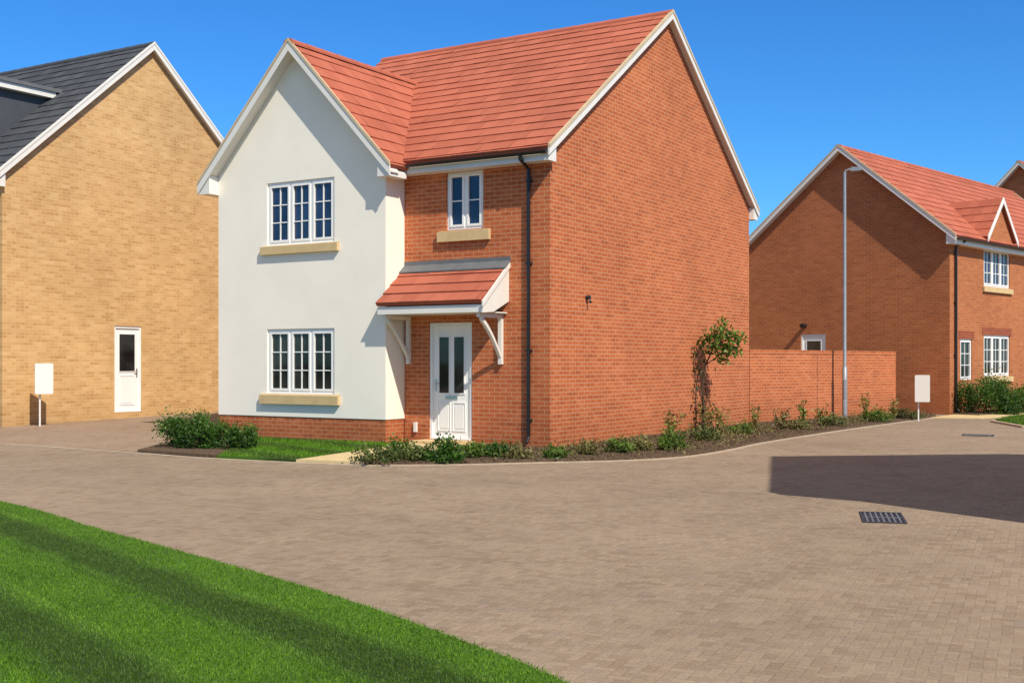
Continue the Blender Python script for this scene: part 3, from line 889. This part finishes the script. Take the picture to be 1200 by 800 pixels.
def scatter_poly(pts, n):
    pts = np.array(pts)
    mn, mx = pts.min(0), pts.max(0)
    q = rng.uniform(mn, mx, (n * 4, 2))
    ins = np.zeros(len(q), bool); j = len(pts) - 1
    for i in range(len(pts)):
        xi, yi = pts[i]; xj, yj = pts[j]
        cnd = ((yi > q[:, 1]) != (yj > q[:, 1])) & (q[:, 0] < (xj - xi) * (q[:, 1] - yi) / (yj - yi + 1e-9) + xi)
        ins ^= cnd; j = i
    return q[ins][:n]
bedp = [(p.x, p.y) for p in KR] + [(11.7, 34.0), (10.8, 33.7), (5.9, 28.4), (.7, 20.2), (-.72, 21.0)]
q = scatter_poly(bedp, 12000)
cl = np.sin(q[:, 0] * 3.1 + np.cos(q[:, 1] * 2.3) * 2) * np.cos(q[:, 1] * 2.7 + q[:, 0]) + rng.normal(0, .3, len(q))
hgt = np.clip(cl, 0, 1)
keep = cl > .35
q = q[keep]; hgt = hgt[keep]
P = np.column_stack([q, .045 + np.abs(rng.normal(0, .05, len(q))) * (.5 + hgt)])
o = leaves('ground_cover', P, .08, .022, M['twig'], None, .8, rng.uniform(0, .85, len(P))); o['kind'] = 'stuff'; tag(o, 'sparse low weeds and leaves spread over the mulch bed', 'ground cover')
q = scatter_poly(bedp, 9000)
P = np.column_stack([q, np.full(len(q), .05)])
o = leaves('bark_chips', P, .05, .02, M['wood'], None, 0); o['kind'] = 'stuff'; tag(o, 'loose bark chips covering the planting bed soil', 'bark')

def grass(name, X, Y, h, w, z, label):
    N = len(X)
    s = X * .78 + Y * .62
    th = rng.uniform(0, 6.283, N)
    lean = np.column_stack([np.cos(th) * .5, np.sin(th) * .5, np.ones(N)])
    sgn = np.where(np.sin((s - 2.35) * 2 * np.pi / 1.08) > 0, 1, -1)
    lean[:, 0] += sgn * .25 * .62; lean[:, 1] += sgn * .25 * -.78
    hh = h * rng.uniform(.5, 1.25, N)
    ph = rng.uniform(0, 6.283, N)
    pb = np.column_stack([np.cos(ph), np.sin(ph), np.zeros(N)]) * (w / 2)
    B = np.column_stack([X, Y, np.full(N, z)])
    V = np.empty((N, 3, 3)); V[:, 0] = B - pb; V[:, 1] = B + pb; V[:, 2] = B + lean * hh[:, None]
    o = np_mesh(name, V.reshape(-1, 3), 3, rng.random(N), M['blade'])
    o['kind'] = 'stuff'; tag(o, label, 'grass')
    return o
ley = np.array([p.y for p in LE])[::-1]; lex = np.array([p.x for p in LE])[::-1]
n = 1200000
X = rng.uniform(-8.5, 1.0, n); Y = rng.uniform(4.0, 14.8, n)
ok = (X < np.interp(Y, ley, lex) + .02 + rng.normal(0, .014, n)) & (X > -.47 * Y - 1.2) & (rng.random(n) < np.minimum(1, (6.5 / Y) ** 1.2) * .74)
grass('lawn_grass', X[ok], Y[ok], .017, .006, .010, 'mown striped grass of the foreground lawn')
q = scatter_poly([(-3.2, 17.85), (-1.8, 21.5), (-2.3, 21.4), (-5.6, 23.4), (-4.75, 20.6), (-4.6, 18.6)], 14000)
grass('lawn_grass', q[:, 0], q[:, 1], .045, .012, .045, 'short grass of the little front lawn beside the cream path')
q = scatter_poly([(p.x, p.y) for p in VG], 9000)
grass('verge_grass', q[:, 0], q[:, 1], .06, .02, .038, 'small grass patch at the right edge before the orange brick house')

# ------------------------------------------------------------------ street things
lp = thing('street_lamp', 'tall slim grey street lamp before the garden wall', 'street lamp', (8.70, 31.2, .045))
s = MB(); s.tube([(0, 0, -.1), (0, 0, 1.3)], .066, 14); s.tube([(0, 0, 1.3), (0, 0, 1.36), (0, 0, 6.42)], [.066, .046, .038], 14); s.build('post', M['galv'], lp, smooth=True)
s = MB(); s.tube([(0, 0, 6.38), (.03, -.01, 6.45), (.14, -.05, 6.49)], .03, 10); s.build('arm', M['galv'], lp, smooth=True)
s = MB()
LF = FR((.12, -.05, 6.47), Vector((.93, -.36, 0)), Vector((.36, .93, 0)))
s.prism(LF, [(0, -.02), (.05, -.05), (.28, -.04), (.32, -.01), (.26, .05), (.05, .06)], -.08, .08); s.build('lantern', M['galv'], lp)
s = MB(); s.fbox(FR((0, 0, 0), (1, 0, 0), (0, -1, 0)), -.033, .033, .5, 1.0, .062, .072); s.build('hatch', M['galv'], lp)

def marker(label, base, rz, dx, w=.38, hz0=.72, hz1=1.42):
    o = thing('marker_post', label, 'marker', base, rz, 'white boxes on posts')
    K = FR((0, 0, 0), (1, 0, 0), (0, -1, 0))
    s = MB(); s.tube([(dx, .03, -.1), (dx, .03, hz1 - .1)], .020, 8); s.build('post', M['white'], o)
    s = MB(); c_ = .02
    s.prism(K, [(-w / 2 + c_, hz0), (w / 2 - c_, hz0), (w / 2, hz0 + c_), (w / 2, hz1 - c_), (w / 2 - c_, hz1), (-w / 2 + c_, hz1), (-w / 2, hz1 - c_), (-w / 2, hz0 + c_)], 0, .10)
    s.build('box', M['white'], o)
marker('white box on a thin post before the yellow brick house', (-10.42, 26.55, .03), math.radians(25), -.08, .38, .76, 1.44)
marker('white box on a post at the end of the garden wall', G(1081, 492, .03), math.radians(-20), -.1, .36, .46, 1.14)

gb_ = G(1034, 606.5, 0)
dg = thing('drain_grate', 'slotted iron drain grate set in the block paving', 'drain grate', gb_, math.radians(-14))
K = FR((0, 0, 0), (1, 0, 0), (0, -1, 0))
s = MB()
w_, l_ = .20, .40
for bx in ((-w_, w_, l_ - .025, l_), (-w_, w_, -l_, -l_ + .025), (-w_, -w_ + .025, -l_ + .025, l_ - .025), (w_ - .025, w_, -l_ + .025, l_ - .025)):
    s.fbox(K, bx[0], bx[1], -.01, .010, bx[2], bx[3])
s.build('frame', M['iron'], dg)
s = MB()
for k in range(7):
    x = -w_ + .05 + k * (2 * w_ - .1) / 6
    s.fbox(K, x - .009, x + .009, .0045, .009, -l_ + .025, l_ - .025)
s.fbox(K, -w_ + .025, w_ - .025, .0046, .0085, -.015, .015)
s.build('grille', M['lead'], dg)
s = MB(); s.face([K(-w_ + .025, .003, -l_ + .025), K(w_ - .025, .003, -l_ + .025), K(w_ - .025, .003, l_ - .025), K(-w_ + .025, .003, l_ - .025)])
s.build('pit_shade_sheet', M['black'], dg)  # flat black sheet stands in for the shade below the grille

dc = thing('drain_cover', 'small flat drain cover in the paving near the right edge', 'drain cover', G(1146, 510, 0), math.radians(-25))
s = MB()
for bx in ((-.3, .3, .26, .3), (-.3, .3, -.3, -.26), (-.3, -.26, -.26, .26), (.26, .3, -.26, .26)):
    s.fbox(K, bx[0], bx[1], -.01, .010, bx[2], bx[3])
s.build('frame', M['iron'], dc)
s = MB(); s.fbox(K, -.255, .255, -.01, .007, -.255, .255)
for k in range(5):
    s.fbox(K, -.2, .2, .0072, .011, -.2 + k * .1 - .012, -.2 + k * .1 + .012)
s.build('lid', M['lead'], dc)

# ------------------------------------------------------------------ light, sky, camera
el = math.radians(46)
tos = Vector((.507 * math.cos(el), -.861 * math.cos(el), math.sin(el)))
sun = bpy.data.lights.new('sun', 'SUN'); sun.energy = 5.0; sun.angle = math.radians(.5); sun.color = (1, .935, .81)
so = bpy.data.objects.new('sun', sun); col.objects.link(so)
so.rotation_euler = (-tos).to_track_quat('-Z', 'Y').to_euler(); so.location = (10, -15, 20)
W = bpy.data.worlds.new('World'); scene.world = W; W.use_nodes = True
nt = W.node_tree; bg = nt.nodes['Background']
sky = nt.nodes.new('ShaderNodeTexSky'); sky.sky_type = 'NISHITA'; sky.sun_disc = False
sky.sun_elevation = el; sky.sun_rotation = math.atan2(tos.x, tos.y); sky.ozone_density = 2.5; sky.dust_density = .2; sky.air_density = 1.0
hs = nt.nodes.new('ShaderNodeHueSaturation'); hs.inputs['Saturation'].default_value = 1.25
mx = nt.nodes.new('ShaderNodeMix'); mx.data_type = 'RGBA'; mx.blend_type = 'MULTIPLY'; mx.inputs[0].default_value = 1
mx.inputs[7].default_value = (.34, .72, 1.06, 1)
nt.links.new(sky.outputs[0], hs.inputs['Color']); nt.links.new(hs.outputs[0], mx.inputs[6])
# unseen broken cloud, added overhead to neutralise the sky's blue fill light
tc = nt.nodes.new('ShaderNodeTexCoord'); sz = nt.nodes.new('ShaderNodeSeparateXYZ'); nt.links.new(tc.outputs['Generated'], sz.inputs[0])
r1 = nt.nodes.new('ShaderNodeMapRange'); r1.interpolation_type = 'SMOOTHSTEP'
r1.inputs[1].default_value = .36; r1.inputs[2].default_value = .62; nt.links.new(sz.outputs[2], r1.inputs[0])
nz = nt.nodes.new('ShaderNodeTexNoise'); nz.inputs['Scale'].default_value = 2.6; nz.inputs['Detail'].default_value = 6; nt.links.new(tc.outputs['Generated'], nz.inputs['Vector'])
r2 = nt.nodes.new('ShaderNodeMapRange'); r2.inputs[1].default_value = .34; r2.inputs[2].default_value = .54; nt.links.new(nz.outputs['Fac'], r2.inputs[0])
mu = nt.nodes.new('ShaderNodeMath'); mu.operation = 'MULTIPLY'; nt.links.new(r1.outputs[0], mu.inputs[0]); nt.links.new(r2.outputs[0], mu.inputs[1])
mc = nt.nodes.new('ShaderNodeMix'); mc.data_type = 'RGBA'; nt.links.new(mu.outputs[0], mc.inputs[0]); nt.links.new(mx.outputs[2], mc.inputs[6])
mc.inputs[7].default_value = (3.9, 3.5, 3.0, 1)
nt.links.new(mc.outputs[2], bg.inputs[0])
bg.inputs[1].default_value = .15
cam = bpy.data.cameras.new('camera'); co = bpy.data.objects.new('camera', cam); col.objects.link(co)
co.location = (0, 0, H); co.rotation_euler = (math.radians(90), 0, 0)
cam.sensor_width = 36; cam.lens = FPX / 1200 * 36; cam.shift_y = (HZ - 400) / 1200
cam.clip_end = 6000
scene.camera = co
scene.view_settings.view_transform = 'Standard'; scene.view_settings.look = 'None'; scene.view_settings.exposure = 0
